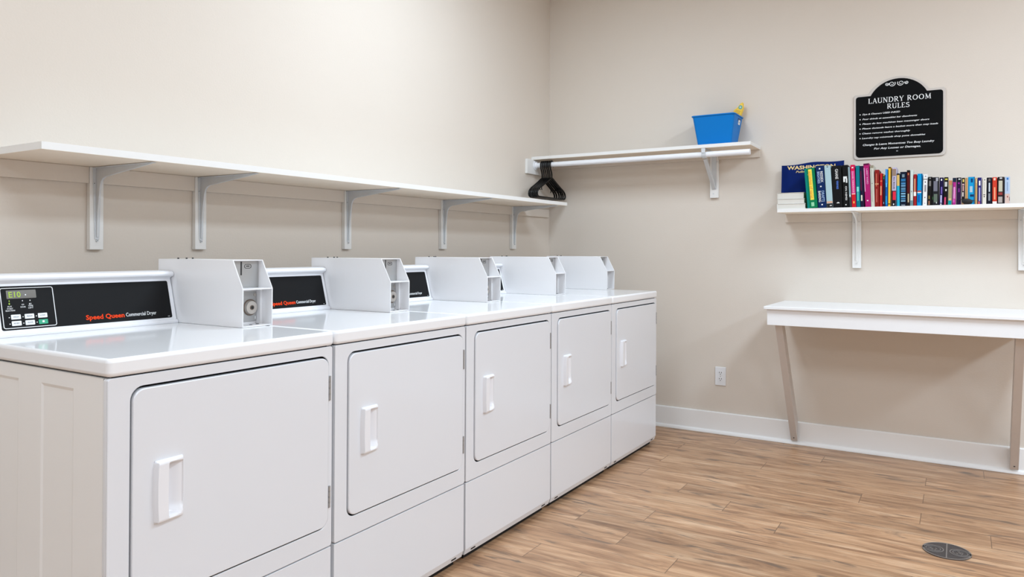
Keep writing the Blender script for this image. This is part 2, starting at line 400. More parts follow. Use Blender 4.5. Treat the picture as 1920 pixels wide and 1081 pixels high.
    for x, rows in ((.0885, (('PUT', .074), ('START', .0685), ('SELECTION', .063))), (.121, (('O', .078), ('DOOR', .0715))), (.140, (('E', .079), ('TIME', .0735), ('LEFT', .068)))):
        for s_, zz in rows:
            wd = .0021*len(s_); text(mb, s_, f2, x-wd/2-.002, x+wd/2+.002, zz, .0038, M_white)
    for x in (.121, .140): mb.prism(rrect(x-.001, x+.001, .089, .092, .0005, 1), f2, 0, .0006, M_white)
    mb.build('status_icons', con, smooth=False)
    names = [['HIGH', 'MEDIUM', 'LOW'], ['NO HEAT', 'DELICATE', '']]
    for r in range(2):
        for k in range(3):
            bx = .0885+k*.0335; bz = .0405-r*.0175+ (0)
            isg = (r == 1 and k == 2)
            mb = MB(); mb.prism(rrect(bx, bx+.0235, bz, bz+.0128, .0012, 2), f2, 0, .0013, M_green if isg else M_key)
            if isg: mb.prism(rrect(bx+.009, bx+.0145, bz+.004, bz+.0095, .0012, 2), f2, .0013, .0016, M_white)
            else: text(mb, names[r][k], lambda p, q: face(p, .0033+q*.4), bx+.005, bx+.0185, bz+.0045, .0042, M_keytxt)
            mb.prism(rrect(bx-.0055, bx-.003, bz+.0045, bz+.007, .0008, 2), f2, 0, .0006, M_white)
            mb.build('key', con, smooth=False)
    # coin box
    b0, b1 = .570, .683; T = .0035; XB = .278; zb = LIDZ+.0004
    sidep = [(XB, 1.030), (BX+.11, zb), (.699, zb), (.699, 1.030), (.652, 1.118), (XB, 1.118)]
    sidep = [(XB, zb), (.699, zb), (.699, 1.030), (.652, 1.118), (XB, 1.118)]
    mb = MB()
    for a in (b0, b1-T): mb.prism(sidep, lambda p, q: (p[0], q, p[1]), a, a+T, M_box)
    mb.box((XB, b0+T, 1.1145), (.652, b1-T, 1.118), M_box)
    mb.box((XB, b0+T, zb), (.697, b1-T, zb+.004), M_box)
    mb.box((XB, b0+T, zb+.004), (XB+T, b1-T, 1.1145), M_box)
    mb.box((.60, b0+T, 1.027), (.6985, b1-T, 1.031), M_box)           # divider
    mb.box((.632, b0+T, zb+.004), (.635, b1-T, 1.027), M_box)
    mb.box((.635, b1-T-.009, zb+.004), (.656, b1-T, 1.027), M_box)
    cbx = mb.build('coin_box', t, bevel=.0008, bseg=1)
    mb = MB(); mb.box((.633, b0+T+.001, 1.0315), (.636, b1-T-.001, 1.114), M_plate)
    mb.box((.636, b0+.041, 1.070), (.6364, b0+.046, 1.112), M_hole)
    mb.ring(rrect(b0+.055, b0+.081, 1.091, 1.104, .006, 6), rrect(b0+.0564, b0+.0796, 1.0924, 1.1026, .0048, 6), YZ, .636, .6368, M_hole)
    mb.box((.636, b0+.062, 1.0965), (.6366, b0+.074, 1.0995), M_hole)
    mb.build('upper_plate', cbx, smooth=False)
    mb = MB(); mb.box((.6355, b0+.012, .925), (.638, b1-.0135, 1.018), M_plate); mb.box((.638, b1-.019, .932), (.6395, b1-.0165, .941), M_white); mb.build('lower_plate', cbx, smooth=False)
    mb = MB(); yc, zc = b0+.0755, .969
    mb.cyl((.638, yc, zc), (1, 0, 0), .0255, .002, M_ring, 32); mb.cyl((.640, yc, zc), (1, 0, 0), .022, .008, M_dial, 32, .020)
    mb.cyl((.648, yc, zc), (1, 0, 0), .0075, .0015, M_ring, 20); mb.cyl((.6495, yc, zc), (1, 0, 0), .0048, .001, M_hole, 16)
    mb.build('lock_dial', cbx)
    mb = MB(); mb.cyl((.638, b1-.0195, 1.008), (1, 0, 0), .0048, .002, M_dial, 14); mb.build('screw', cbx)
    for xx, yy in ((.34, b0+.03), (.355, b0+.05), (.34, b1-.03)):
        mb = MB(); mb.cyl((xx, yy, 1.118), (0, 0, 1), .003, .004, M_hole, 10); mb.build('screw', cbx)
    for xx, yy in ((.672, b0+.052), (.664, b1-.030)):
        mb = MB(); mb.cyl((xx, yy, zb+.004), (0, 0, 1), .005, .0008, M_hole, 12); mb.build('screw', cbx)
    # feet
    for x in (BX+.06, DF-.08):
        for y in (.05, DW-.05):
            mb = MB(); mb.cyl((x, y, 0), (0, 0, 1), .022, .008, M_foot, 18); mb.cyl((x, y, .008), (0, 0, 1), .007, .024, M_foot, 10); mb.build('foot', t)
    # open underneath; a black strip behind the lower panel stands for shade
    return t
DY = [-3.772, -3.104, -2.438, -1.7745, -1.1115]
DL = ['white coin-operated dryer nearest the camera, keypad and side panel visible',
      'white coin-operated dryer second from the camera, brand lettering partly hidden by coin box',
      'white coin-operated dryer in the middle of the row of five',
      'white coin-operated dryer second from the back wall, under a sliver of black control face',
      'white coin-operated dryer at the far end of the row beside the baseboard']
d0 = make_dryer(); d0.location = (0, DY[0], 0); d0['label'] = DL[0]
for y, l in zip(DY[1:], DL[1:]): dup(d0, (0, y, 0), l)

# ------------------------------------------------------------------ brackets
def bracket_parts(parent, place, arm, leg, wdt, metal=M_brk):
    """place(a, b, c): a = distance out from the wall surface, b = sideways, c = height below the shelf (negative)"""
    mb = MB(); B = lambda a, b: mb.add([place(*p) for p in [(a[0], a[1], a[2]), (b[0], a[1], a[2]), (b[0], b[1], a[2]), (a[0], b[1], a[2]), (a[0], a[1], b[2]), (b[0], a[1], b[2]), (b[0], b[1], b[2]), (a[0], b[1], b[2])]], [(0, 3, 2, 1), (4, 5, 6, 7), (0, 1, 5, 4), (1, 2, 6, 5), (2, 3, 7, 6), (3, 0, 4, 7)], metal)
    h = wdt/2
    # wall leg and shelf arm, both tapering slightly, plus the central web
    def tap(pts): mb.add([place(*p) for p in pts], [(0, 3, 2, 1), (4, 5, 6, 7), (0, 1, 5, 4), (1, 2, 6, 5), (2, 3, 7, 6), (3, 0, 4, 7)], metal)
    tap([(0, -h*.55, -leg), (.0025, -h*.55, -leg), (.0025, h*.55, -leg), (0, h*.55, -leg), (0, -h, 0), (.0025, -h, 0), (.0025, h, 0), (0, h, 0)])
    tap([(0, -h, -.003), (arm, -h*.5, -.003), (arm, h*.5, -.003), (0, h, -.003), (0, -h, 0), (arm, -h*.5, 0), (arm, h*.5, 0), (0, h, 0)])
    prof = [(.002, -leg*.97), (.006, -leg*.97), (.012, -leg*.6), (.024, -.066), (.030, -.050), (.040, -.040), (.056, -.034), (arm*.6, -.018), (arm*.98, -.004), (arm*.98, -.002), (.002, -.002)]
    n = len(prof); e = .0035
    mb.add([place(a, -e, c) for a, c in prof]+[place(a, e, c) for a, c in prof], [tuple(range(n))[::-1], tuple(range(n, 2*n))]+[(i, (i+1) % n, n+(i+1) % n, n+i) for i in range(n)], metal)
    o = mb.build('bracket', parent, bevel=.001, bseg=2)
    def screw(a, b, c):
        s = MB(); p = Vector(place(a, b, c)); q = Vector(place(a+.003, b, c)); s.tube([p, q], .0042, metal, 12); s.tube([q, q+(q-p)*.1], .0015, M_hole, 8); s.build('screw', o)
    screw(.0025, -h*.72, -.055); screw(.0025, h*.72, -.050); screw(.0025, 0, -leg-.004)
    return o

# ------------------------------------------------------------------ long shelf above the dryers
SH0 = -3.605
sh = thing('wall_shelf', 'long white wall shelf on five steel brackets above the dryers', 'shelf', (0, SH0, 1.426))
sh.rotation_euler = (.0055, 0, 0)
LEN = 3.19
mb = MB(); mb.box((0.0005, 0, 0), (.360, LEN, .0005), M_ply); mb.box((.0005, 0, .0005), (.360, LEN, .0215), M_shelf); mb.build('board', sh, bevel=.0015)
bys = [(-3.287, -3.240), (-2.886, -2.837), (-2.082, -2.036), (-1.315, -1.262), (-.542, -.490)]
edges = [0]+[e-SH0 for b in bys for e in b]+[-.03-SH0]
for k in range(0, len(edges), 2):
    mb = MB(); mb.box((.0005, edges[k]+(.0 if k == 0 else .001), -.056), (.018, edges[k+1]-.001, -.0005), M_shelf if False else M_wall); mb.build('wall_cleat', sh, bevel=.001)
for a, b in bys:
    mb = MB(); mb.box((.0005, a-SH0, -.281), (.020, b-SH0, -.0005), M_shelf); mb.build('backing_board', sh, bevel=.0015)
    yc = (a+b)/2-SH0
    bracket_parts(sh, lambda p, q, r, yc=yc: (.020+p, yc+q, -.001+r), .325, .245, .030)

# ------------------------------------------------------------------ closet shelf with rod
cs = thing('closet_shelf', 'white wall shelf with a hanging rod, in the corner above the dryers', 'shelf', (0, 0, 1.78))
mb = MB(); mb.box((.0005, -.26, 0), (1.485, -.0005, .0005), M_ply); mb.box((.0005, -.26, .0005), (1.485, -.0005, .0205), M_shelf); mb.build('board', cs, bevel=.0015)
mb = MB(); mb.box((.019, -.018, -.046), (1.175, -.0005, -.0005), M_wall); mb.box((1.229, -.018, -.046), (1.483, -.0005, -.0005), M_wall); mb.build('back_cleat', cs, bevel=.001)
mb = MB(); mb.box((.0005, -.345, -.100), (.018, -.0005, -.0005), M_shelf); mb.build('side_cleat', cs, bevel=.001)
mb = MB(); mb.box((1.176, -.021, -.288), (1.228, -.0005, -.0005), M_shelf); mb.build('backing_board', cs, bevel=.0015)
RZ = -.0375; RYy = -.232
mb = MB(); mb.cyl((.026, RYy, RZ), (1, 0, 0), .0172, 1.45, M_rod, 28); mb.build('hanging_rod', cs)
mb = MB(); mb.cyl((.018, RYy, RZ), (1, 0, 0), .034, .006, M_rod, 28); mb.cyl((.024, RYy, RZ), (1, 0, 0), .024, .012, M_rod, 28, .022); mb.build('rod_flange', cs, bevel=.001)
mb = MB(); xc = 1.203
mb.box((xc-.012, -.2545, -.004), (xc+.012, -.021, -.0005), M_brk)                # arm below the board
mb.box((xc-.015, -.0245, -.235), (xc+.015, -.021, -.0005), M_brk)               # wall leg
mb.box((xc-.012, -.258, -.030), (xc+.012, -.2545, .000-.0005), M_brk)            # front drop
arc = []
for k in range(15):
    a = math.radians(175-215*k/14+0)
    arc.append((RYy+.0205*math.cos(a)*1.0, RZ-.0205*math.sin(a)))
# hook cup round the rod, open at the front top
pts_o = []; pts_i = []
for k in range(17):
    a = math.radians(20-220*k/16)
    pts_o.append((RYy+.0225*math.cos(a), RZ+.0225*math.sin(a))); pts_i.append((RYy+.0178*math.cos(a), RZ+.0178*math.sin(a)))
pl = pts_o+pts_i[::-1]
for k in range(16):
    q = [pts_o[k], pts_o[k+1], pts_i[k+1], pts_i[k]]
    mb.prism(q, lambda p, t: (t, p[0], p[1]), xc-.013, xc+.013, M_brk)
# diagonal strut
mb.prism([(-.222, -.066), (-.198, -.058), (-.024, -.222), (-.030, -.232)], lambda p, t: (t, p[0], p[1]), xc-.011, xc+.011, M_brk)
br = mb.build('bracket', cs, bevel=.0012)
mb = MB()
for x, z in ((xc-.005, -.262), (xc+.018, -.06)): mb.cyl((x, -.0212, z), (0, -1, 0), .004, .002, M_brk, 12)
mb.build('screw', br)

# hangers
def make_hanger():
    mb = MB(); P = []
    rr = .0232
    for k in range(13):
        a = math.radians(-40+220*k/12); P.append((0, rr*math.cos(a), rr*math.sin(a)))
    P += [(0, -.0230, -.012), (0, -.018, -.030), (0, -.006, -.050), (0, 0, -.070), (0, 0, -.100)]
    hk = MB(); hk.tube(P, .0056, M_blk, 10)
    pts = [(0, 0, -.092)]
    for y, z in ((.020, -.100), (.06, -.122), (.12, -.152), (.155, -.168), (.174, -.180), (.188, -.195), (.192, -.211), (.185, -.224), (.168, -.230), (.13, -.231), (.07, -.231), (0, -.2315)): pts.append((0, y, z))
    full = pts+[(0, -y, z) for _, y, z in pts[::-1]]
    fr = MB(); fr.tube(full, .0062, M_blk, 10)
    for s in (1, -1):
        fr.tube([(0, s*.13, -.158), (0, s*.135, -.175), (0, s*.128, -.182)], .003, M_blk, 8)
    return hk, fr
hk, fr = make_hanger()
hxs = [(.072, 1.5), (.087, 1), (.102, -.5), (.117, -1), (.131, -1.3), (.146, -1.8)]
hl = ['black plastic hanger closest to the left wall on the rod', 'black plastic hanger second from the left wall on the rod', 'black plastic hanger third from the left wall on the rod',
      'black plastic hanger third from the open end of the hanger bunch', 'black plastic hanger second from the open end of the hanger bunch', 'black plastic hanger on the open end of the hanger bunch, farthest from the corner']
hang0 = thing('clothes_hanger', hl[0], 'hanger', (hxs[0][0], RYy, 1.78+RZ), math.radians(hxs[0][1]), 'black hangers on the rod')
hk.build('hook', hang0); fr.build('hanger_frame', hang0)
for (x, a), l in zip(hxs[1:], hl[1:]):
    h = dup(hang0, (x, RYy, 1.78+RZ), l); h.rotation_euler = (0, 0, math.radians(a))

# ------------------------------------------------------------------ blue bin and carton
bn = thing('storage_bin', 'bright blue plastic bin with a white sticker on the corner shelf', 'bin', (1.250, -.1155, 1.8008))
def frus(mb, w0, d0_, w1, d1, z0, z1, m, r=.014, inner=None):
    a = rrect(-w0/2, w0/2, -d0_/2, d0_/2, r, 5); b = rrect(-w1/2, w1/2, -d1/2, d1/2, r*1.3, 5); n = len(a)
    return [(p[0], p[1], z0) for p in a], [(p[0], p[1], z1) for p in b]
mb = MB()
a, b = frus(mb, .205, .150, .258, .208, 0, .180, M_blue); ai, bi = frus(mb, .199, .144, .252, .202, .004, .180, M_blue); n = len(a)
q = lambda o1, o2: [(o1+i, o1+(i+1) % n, o2+(i+1) % n, o2+i) for i in range(n)]
mb.add(a+b+ai+bi, q(0, n)+q(2*n, 3*n)+q(n, 3*n)+[tuple(range(n)), tuple(range(2*n, 3*n))], M_blue)
body = mb.build('body', bn)
mb = MB(); mb.ring(rrect(-.134, .134, -.1095, .1095, .018, 5), rrect(-.1255, .1255, -.1005, .1005, .014, 5), XY, .178, .186, M_blue); mb.build('rim', bn, bevel=.002)
mb = MB(); th = math.atan2(.0265, .18)
def bs(p, t): z = p[1]; return (.1025+z*math.tan(th)+t, p[0], z)
mb.prism(rrect(-.004, .056, .150, .168, .006, 4), bs, -.001, .0015, mat('bin_shadow_slot', (0, 70, 130), .5)); mb.build('grip_slot', bn)
mb = MB(); mb.prism(rrect(.008, .046, .130, .158, .004, 3), bs, .0005, .0022, M_white); mb.prism(rrect(.021, .031, .139, .149, .003, 3), bs, .0022, .0028, M_keytxt); mb.build('sticker', bn)
ct = thing('carton', 'yellow carton with a teal round badge leaning out of the blue bin', 'carton', (1.285, -.048, 1.8145))
ct.rotation_euler = (0, math.radians(20), 0)
mb = MB(); mb.prism([(-.024, 0.001), (.023, .001), (.0235, .20), (.024, .245), (.010, .278), (.000, .270), (-.012, .236), (-.0245, .222)], lambda p, t: (p[0], t, p[1]), -.016, .016, M_yel); mb.build('box', ct, bevel=.002)
mb = MB(); mb.cyl((.008, -.0162, .246), (0, -1, 0), .012, .0008, mat('badge_teal', (70, 170, 170), .5), 20); mb.cyl((.008, -.017, .246), (0, -1, 0), .006, .0006, mat('badge_pale', (200, 215, 190), .5), 16); mb.build('badge', ct)
mb = MB()
for k in range(3): mb.box((-.018+.002*k, -.0168, .205+k*.008), (.018, -.016, .208+k*.008), mat('carton_print', (206, 150, 30), .5))
mb.build('print', ct)

# ------------------------------------------------------------------ book shelf
BS0, BS1, BSZ = 1.634, 3.30, 1.398
bsf = thing('book_shelf', 'white wall shelf on brackets holding the row of books', 'shelf', (0, 0, BSZ-.020))
mb = MB(); mb.box((BS0, -.25, 0), (BS1, -.0005, .0005), M_ply); mb.box((BS0, -.25, .0005), (BS1, -.0005, .0198), M_shelf); mb.build('board', bsf, bevel=.0015)
for a, b in ((1.632, 2.003), (2.051, 2.793), (2.841, 3.29)):
    mb = MB(); mb.box((a, -.018, -.049), (b, -.0005, -.0005), M_wall); mb.build('wall_cleat', bsf, bevel=.001)
for a, b in ((2.004, 2.050), (2.794, 2.840)):
    mb = MB(); mb.box((a, -.020, -.318), (b, -.0005, -.0005), M_shelf); mb.build('backing_board', bsf, bevel=.0015)
    xc = (a+b)/2
    bracket_parts(bsf, lambda p, q, r, xc=xc: (xc+q, -.020-p, -.001+r), .21, .285, .034, M_shelf)

# books: x0, x1 at the foot, x0, x1 at the top, height, cover, spine marks, label
W_ = (235, 235, 232); BK = (16, 16, 18)
def T(s, a, b, u, c): return ('t', s, a, b, u, c)        # rotated text between heights a..b, centred at u, colour
BOOKS = [
 (1.7969,1.8494,1.7743,1.8348,.2274,(0,122,78),[(.38,.72,.20,.97,(246,222,84)),(.0,.22,.0,1,(0,128,120)),(.42,.70,.04,.14,(150,214,170)),T('aquarius of sarat',.24,.92,.55,(232,150,60))],'thick green book with a yellow spine strip, at the left end of the row'),
 (1.8527,1.8968,1.8361,1.8808,.2388,(8,38,88),[T('RESSEX',.60,.86,.70,W_),T('BRIGHTNESS',.58,.86,.32,(170,196,230)),T('DRAFTS',.14,.40,.70,(170,196,230)),T('BARKING',.14,.40,.30,W_),(.42,.60,.91,.945,W_),(.42,.60,.49,.52,W_),(.42,.60,.06,.09,W_)],'navy blue book with white block lettering and dots, right of the green book'),
 (1.8982,1.9312,1.8824,1.9173,.2365,(172,198,204),[(0,1,.0,.10,(44,42,42)),(.05,.95,.11,.15,(224,170,140)),(.4,.6,.96,.98,(50,50,50)),(.5,.8,.04,.06,W_)],'pale grey-blue book with a dark foot and an orange stripe'),
 (1.9325,1.9777,1.9179,1.9747,.2338,BK,[T('GAANE',.68,.92,.52,W_),T('vienness',.44,.64,.6,(90,130,220)),(.4,.7,.10,.115,W_),(.5,.6,.115,.13,W_)],'black book with small white and blue lettering and an emblem at its foot'),
 (1.98,2.0139,1.9773,2.0039,.2348,(14,14,15),[(.15,.45,.60,.73,W_),(.45,.8,.68,.73,W_),(.6,.85,.58,.68,W_),T('ON NIMSI',.17,.50,.6,W_),(.4,.6,.05,.075,W_)],'black book with a large white curled figure on the spine'),
 (2.0149,2.0242,2.0046,2.0159,.2231,(150,172,178),[(0,1,0,.25,(60,60,62)),(.2,.8,.27,.31,W_)],'thin grey-blue book squeezed beside the pink and red book'),
 (2.0268,2.048,2.0168,2.0399,.2337,(214,60,130),[(0,1,0,.31,(206,28,38)),(0,1,.86,1,(214,16,70)),(.08,.92,.30,.325,(244,190,180)),T('DAVID TERRANCE',.35,.84,.5,(250,214,230)),(.3,.7,.92,.95,W_),(.35,.65,.09,.14,(240,190,90))],'pink book with a red foot and white block letters'),
 (2.0499,2.0684,2.0431,2.0648,.2277,(0,118,132),[(.15,.75,.37,.49,(130,220,205)),(.2,.7,.15,.36,(70,180,170))],'teal book with a mint label between pink and dark purple books'),
 (2.069,2.0899,2.0655,2.082,.2248,(30,18,50),[(.1,.45,.4,.88,(96,20,60)),(.15,.55,.15,.29,(228,220,200))],'dark purple book with a small cream label near its foot'),
 (2.0921,2.122,2.0823,2.1107,.2375,(172,26,104),[(0,1,.96,1,(92,14,60)),T('LARRY WARD',.52,.88,.6,(228,170,206)),(.05,.18,.35,.90,(224,170,205)),(.35,.6,.13,.155,W_)],'magenta book with pale diagonal title, tallest beside the off-white book'),
 (2.1236,2.1383,2.1123,2.1367,.2261,(206,204,190),[(0,1,.93,1,(150,140,120)),(.3,.5,.12,.9,(170,172,160)),(.35,.55,.55,.57,(60,60,60))],'thin off-white book right of the magenta book'),
 (2.1392,2.161,2.138,2.1613,.1997,(138,30,26),[(.3,.5,.55,.9,(200,110,84)),(.35,.55,.12,.48,(196,104,90)),(.1,.9,.60,.63,(206,150,110))],'brick-red hardback with worn tan spine lines'),
 (2.1631,2.1764,2.1635,2.1784,.1796,(190,34,34),[(.25,.65,.34,.62,(220,170,120)),(.1,.9,.75,.78,(230,120,90))],'short red book with a tan title strip beside the brick-red hardback'),
 (2.1786,2.1885,2.179,2.1895,.172,(58,22,40),[(.2,.7,.86,.92,(40,160,100)),(.3,.6,.08,.14,(150,180,210)),(.2,.8,.95,.99,(214,180,70))],'thin maroon book with a green mark near its top'),
 (2.1903,2.2026,2.1901,2.203,.2006,(20,92,170),[(0,1,.60,1,(56,140,214)),(.1,.7,.05,.28,(30,150,214)),(.2,.7,.52,.62,(90,190,240))],'slim blue book left of the yellow spine'),
 (2.2041,2.2173,2.2039,2.2201,.2115,(240,190,60),[(0,1,.97,1,(60,34,20)),(0,1,.05,.075,(90,60,20)),(.82,1,.0,1,(40,26,50))],'tall slim yellow book in the middle of the shelf'),
 (2.2193,2.2431,2.2233,2.2446,.2082,(190,182,206),[(0,1,0,.40,(22,18,26)),(.25,.9,.16,.38,(226,40,66)),(.1,.9,.78,.96,(150,126,110)),(.35,.6,.03,.07,W_),T('ALL BOLES',.44,.76,.5,(70,60,90))],'lavender book with a red figure on its black foot'),
 (2.2461,2.26,2.2441,2.2598,.1754,(36,170,200),[(0,1,.62,.95,(216,180,104)),(0,1,.95,1,(60,40,24))],'thin book with a tan top half and cyan lower half'),
 (2.2609,2.2913,2.261,2.2923,.182,(10,24,44),[(.15,.85,.72,.80,(40,110,160)),(.15,.85,.63,.69,(70,130,176)),(.15,.85,.57,.61,(110,160,196)),(.15,.85,.47,.54,(84,130,160)),(.15,.85,.41,.46,(60,120,166)),(.15,.85,.34,.38,(130,180,210)),(.15,.85,.26,.31,(110,170,206)),(.15,.85,.19,.23,(70,130,176)),(.15,.85,.13,.165,(130,180,210)),(.3,.7,.84,.93,(120,140,150)),(.2,.8,.02,.035,(180,190,200))],'dark navy book with many pale blue bands across its spine'),
 (2.2925,2.3075,2.2923,2.3078,.1899,(84,18,20),[(0,1,.94,1,(24,20,16)),(0,1,0,.36,(30,22,20)),(.3,.75,.10,.34,(196,176,140)),(.3,.7,.86,.92,(190,120,80))],'dark red and black book with a cream streak at its foot'),
 (2.308,2.3223,2.3084,2.3233,.1901,(206,216,210),[(0,1,0,.15,(110,140,146)),(.3,.7,.38,.42,(150,150,150)),(.3,.6,.22,.30,(226,228,226))],'pale grey-green book taller than the books right of it'),
 (2.3232,2.3392,2.3245,2.3394,.1662,(160,30,34),[(.2,.6,.42,.86,(210,160,120)),(.05,.85,.31,.44,(238,232,226))],'red-brown paperback with a white patch low on the spine'),
 (2.3401,2.3631,2.3414,2.3665,.1685,(0,146,208),[(.85,1,0,1,(10,30,60)),(.1,.8,.43,.47,(190,60,40)),(.05,.85,.395,.425,(240,236,228)),(.2,.55,.10,.34,(0,80,170))],'bright cyan paperback with a thin red and white band'),
 (2.3649,2.3871,2.3694,2.3899,.1638,(236,234,232),[(0,1,.83,.85,(20,20,22)),(.4,.7,.92,.95,(120,120,120)),(.4,.62,.73,.77,(60,50,50)),(.35,.75,.44,.66,(150,146,150)),(.4,.6,.24,.27,(70,60,60)),(.4,.6,.06,.08,(150,146,146))],'white paperback with black marks right of the cyan paperback'),
 (2.3886,2.4081,2.3914,2.4103,.1493,(20,18,18),[(.25,.75,.68,.86,(120,116,114)),(.2,.5,.02,.16,(176,120,90)),(.2,.5,.22,.34,(140,120,60)),(.35,.65,.93,.97,(160,160,160))],'black paperback with worn grey and brown patches, next to the white one'),
 (2.409,2.4399,2.4109,2.4406,.1464,(30,30,36),[(.2,.8,.50,.86,(116,116,128)),(.25,.8,.10,.40,(96,110,98)),(.55,.9,.86,.98,(170,170,176)),(.6,.75,.06,.12,(200,200,200)),(.0,.15,.2,.3,(60,110,60))],'broad black paperback with a smoky grey figure'),
 (2.4411,2.4594,2.4426,2.4627,.1435,(24,14,60),[(.3,.65,.08,.36,(200,200,236)),(.4,.7,.40,.66,(120,100,180)),(.35,.65,.88,.95,W_),(.3,.6,.01,.05,W_)],'deep violet paperback with a pale vertical title'),
 (2.46,2.4794,2.4633,2.4838,.1441,(16,14,14),[(.25,.85,.90,.95,(216,206,80)),(.2,.8,.66,.83,(196,196,196)),(.35,.7,.50,.57,(210,210,210)),(.2,.6,.01,.28,(206,70,110))],'black paperback with a yellow tag at top and pink foot'),
 (2.48,2.497,2.4844,2.5006,.1266,(168,156,112),[(0,1,.82,1,(196,130,90)),(0,1,.0,.18,(0,150,150)),(.2,.9,.18,.27,(214,180,140))],'short olive-tan paperback with a teal foot'),
 (2.4981,2.5162,2.502,2.5184,.139,(176,44,134),[(0,1,.84,1,(20,40,56)),(.3,.75,.22,.66,(226,150,206)),(.2,.7,.08,.20,(216,90,180)),(.0,.2,0,.8,(70,10,60))],'hot pink paperback with a dark top'),
 (2.5168,2.5398,2.5189,2.5408,.1397,(42,14,58),[(0,1,.84,1,(16,22,32)),(.4,.8,.92,.96,W_),(.35,.7,.46,.60,(110,40,120)),(.35,.65,.76,.82,(150,40,140))],'dark purple paperback with a black top, right of the hot pink one'),
 (2.5409,2.5563,2.5414,2.5568,.1371,(24,16,18),[(.3,.75,.84,.95,(214,196,110)),(.2,.75,.72,.78,(214,170,170)),(.3,.65,.50,.70,(214,170,170)),(.2,.6,.30,.46,(222,206,200)),(.1,.8,.0,.18,(196,150,110))],'black paperback with a cream broken title beside the tan spine'),
 (2.5569,2.5686,2.5573,2.5685,.1365,(206,160,104),[(.4,.6,.1,1,(164,110,60))],'thin tan paperback left of the wide sky-blue book'),
 (2.5694,2.5987,2.5693,2.6003,.1403,(20,150,204),[(.88,1,0,1,(8,40,80)),(.25,.65,.44,.66,(170,196,210)),(.4,.7,.80,.94,(10,60,110)),(.3,.85,.28,.36,(14,50,90))],'wide sky-blue paperback behind the small black pouch'),
 (2.5998,2.6097,2.6008,2.6102,.1344,(196,156,100),[(.2,.8,.8,.97,(222,190,140))],'thin tan paperback right of the wide sky-blue book'),
 (2.6108,2.6278,2.6107,2.6294,.1353,(44,40,110),[(.3,.65,.12,.62,(170,170,206)),(.3,.7,.70,.88,W_),(.1,.6,.0,.10,(196,90,90))],'indigo paperback with a white vertical title'),
 (2.63,2.649,2.6321,2.6503,.1327,(226,220,208),[(.4,.62,.90,.94,(60,54,54)),(.25,.7,.34,.37,(60,54,54)),(.35,.6,.26,.31,(60,54,54)),(.42,.55,.42,.84,(190,184,176))],'cream paperback between the indigo and the dark navy ones'),
 (2.6499,2.6723,2.6511,2.6723,.1333,(22,26,38),[(.3,.65,.12,.40,(146,150,156)),(.35,.62,.46,.80,(206,214,220)),(.3,.7,.86,.96,(110,100,96))],'dark navy paperback left of the orange-red one'),
 (2.6734,2.6938,2.6733,2.6943,.1339,(206,62,42),[(0,1,0,.09,(232,226,220)),(.35,.65,.16,.62,(240,170,130)),(.25,.7,.88,.97,(240,200,180))],'orange-red paperback near the right end of the row'),
 (2.6949,2.7232,2.6962,2.7237,.1342,(38,28,28),[(.15,.75,.45,.86,(196,190,168)),(.1,.75,.03,.26,(176,166,160)),(.1,.75,.32,.42,(150,60,56)),(.3,.7,.92,.98,(190,190,190))],'dark brown paperback with a cream oval shape, second from right end'),
 (2.7243,2.7481,2.7253,2.7486,.1345,(182,198,220),[(0,1,0,.36,(214,186,174)),(.45,.62,.22,.28,(150,40,40)),(.35,.7,.88,.96,(60,120,190)),(.4,.6,.46,.80,(140,160,190)),(.85,.97,.1,.24,(110,90,70))],'pale blue paperback at the right end of the row'),
]
def cmat(c, k='cover'):
    return mat('%s_%d_%d_%d' % (k, c[0], c[1], c[2]), c, .5, spec=.14)
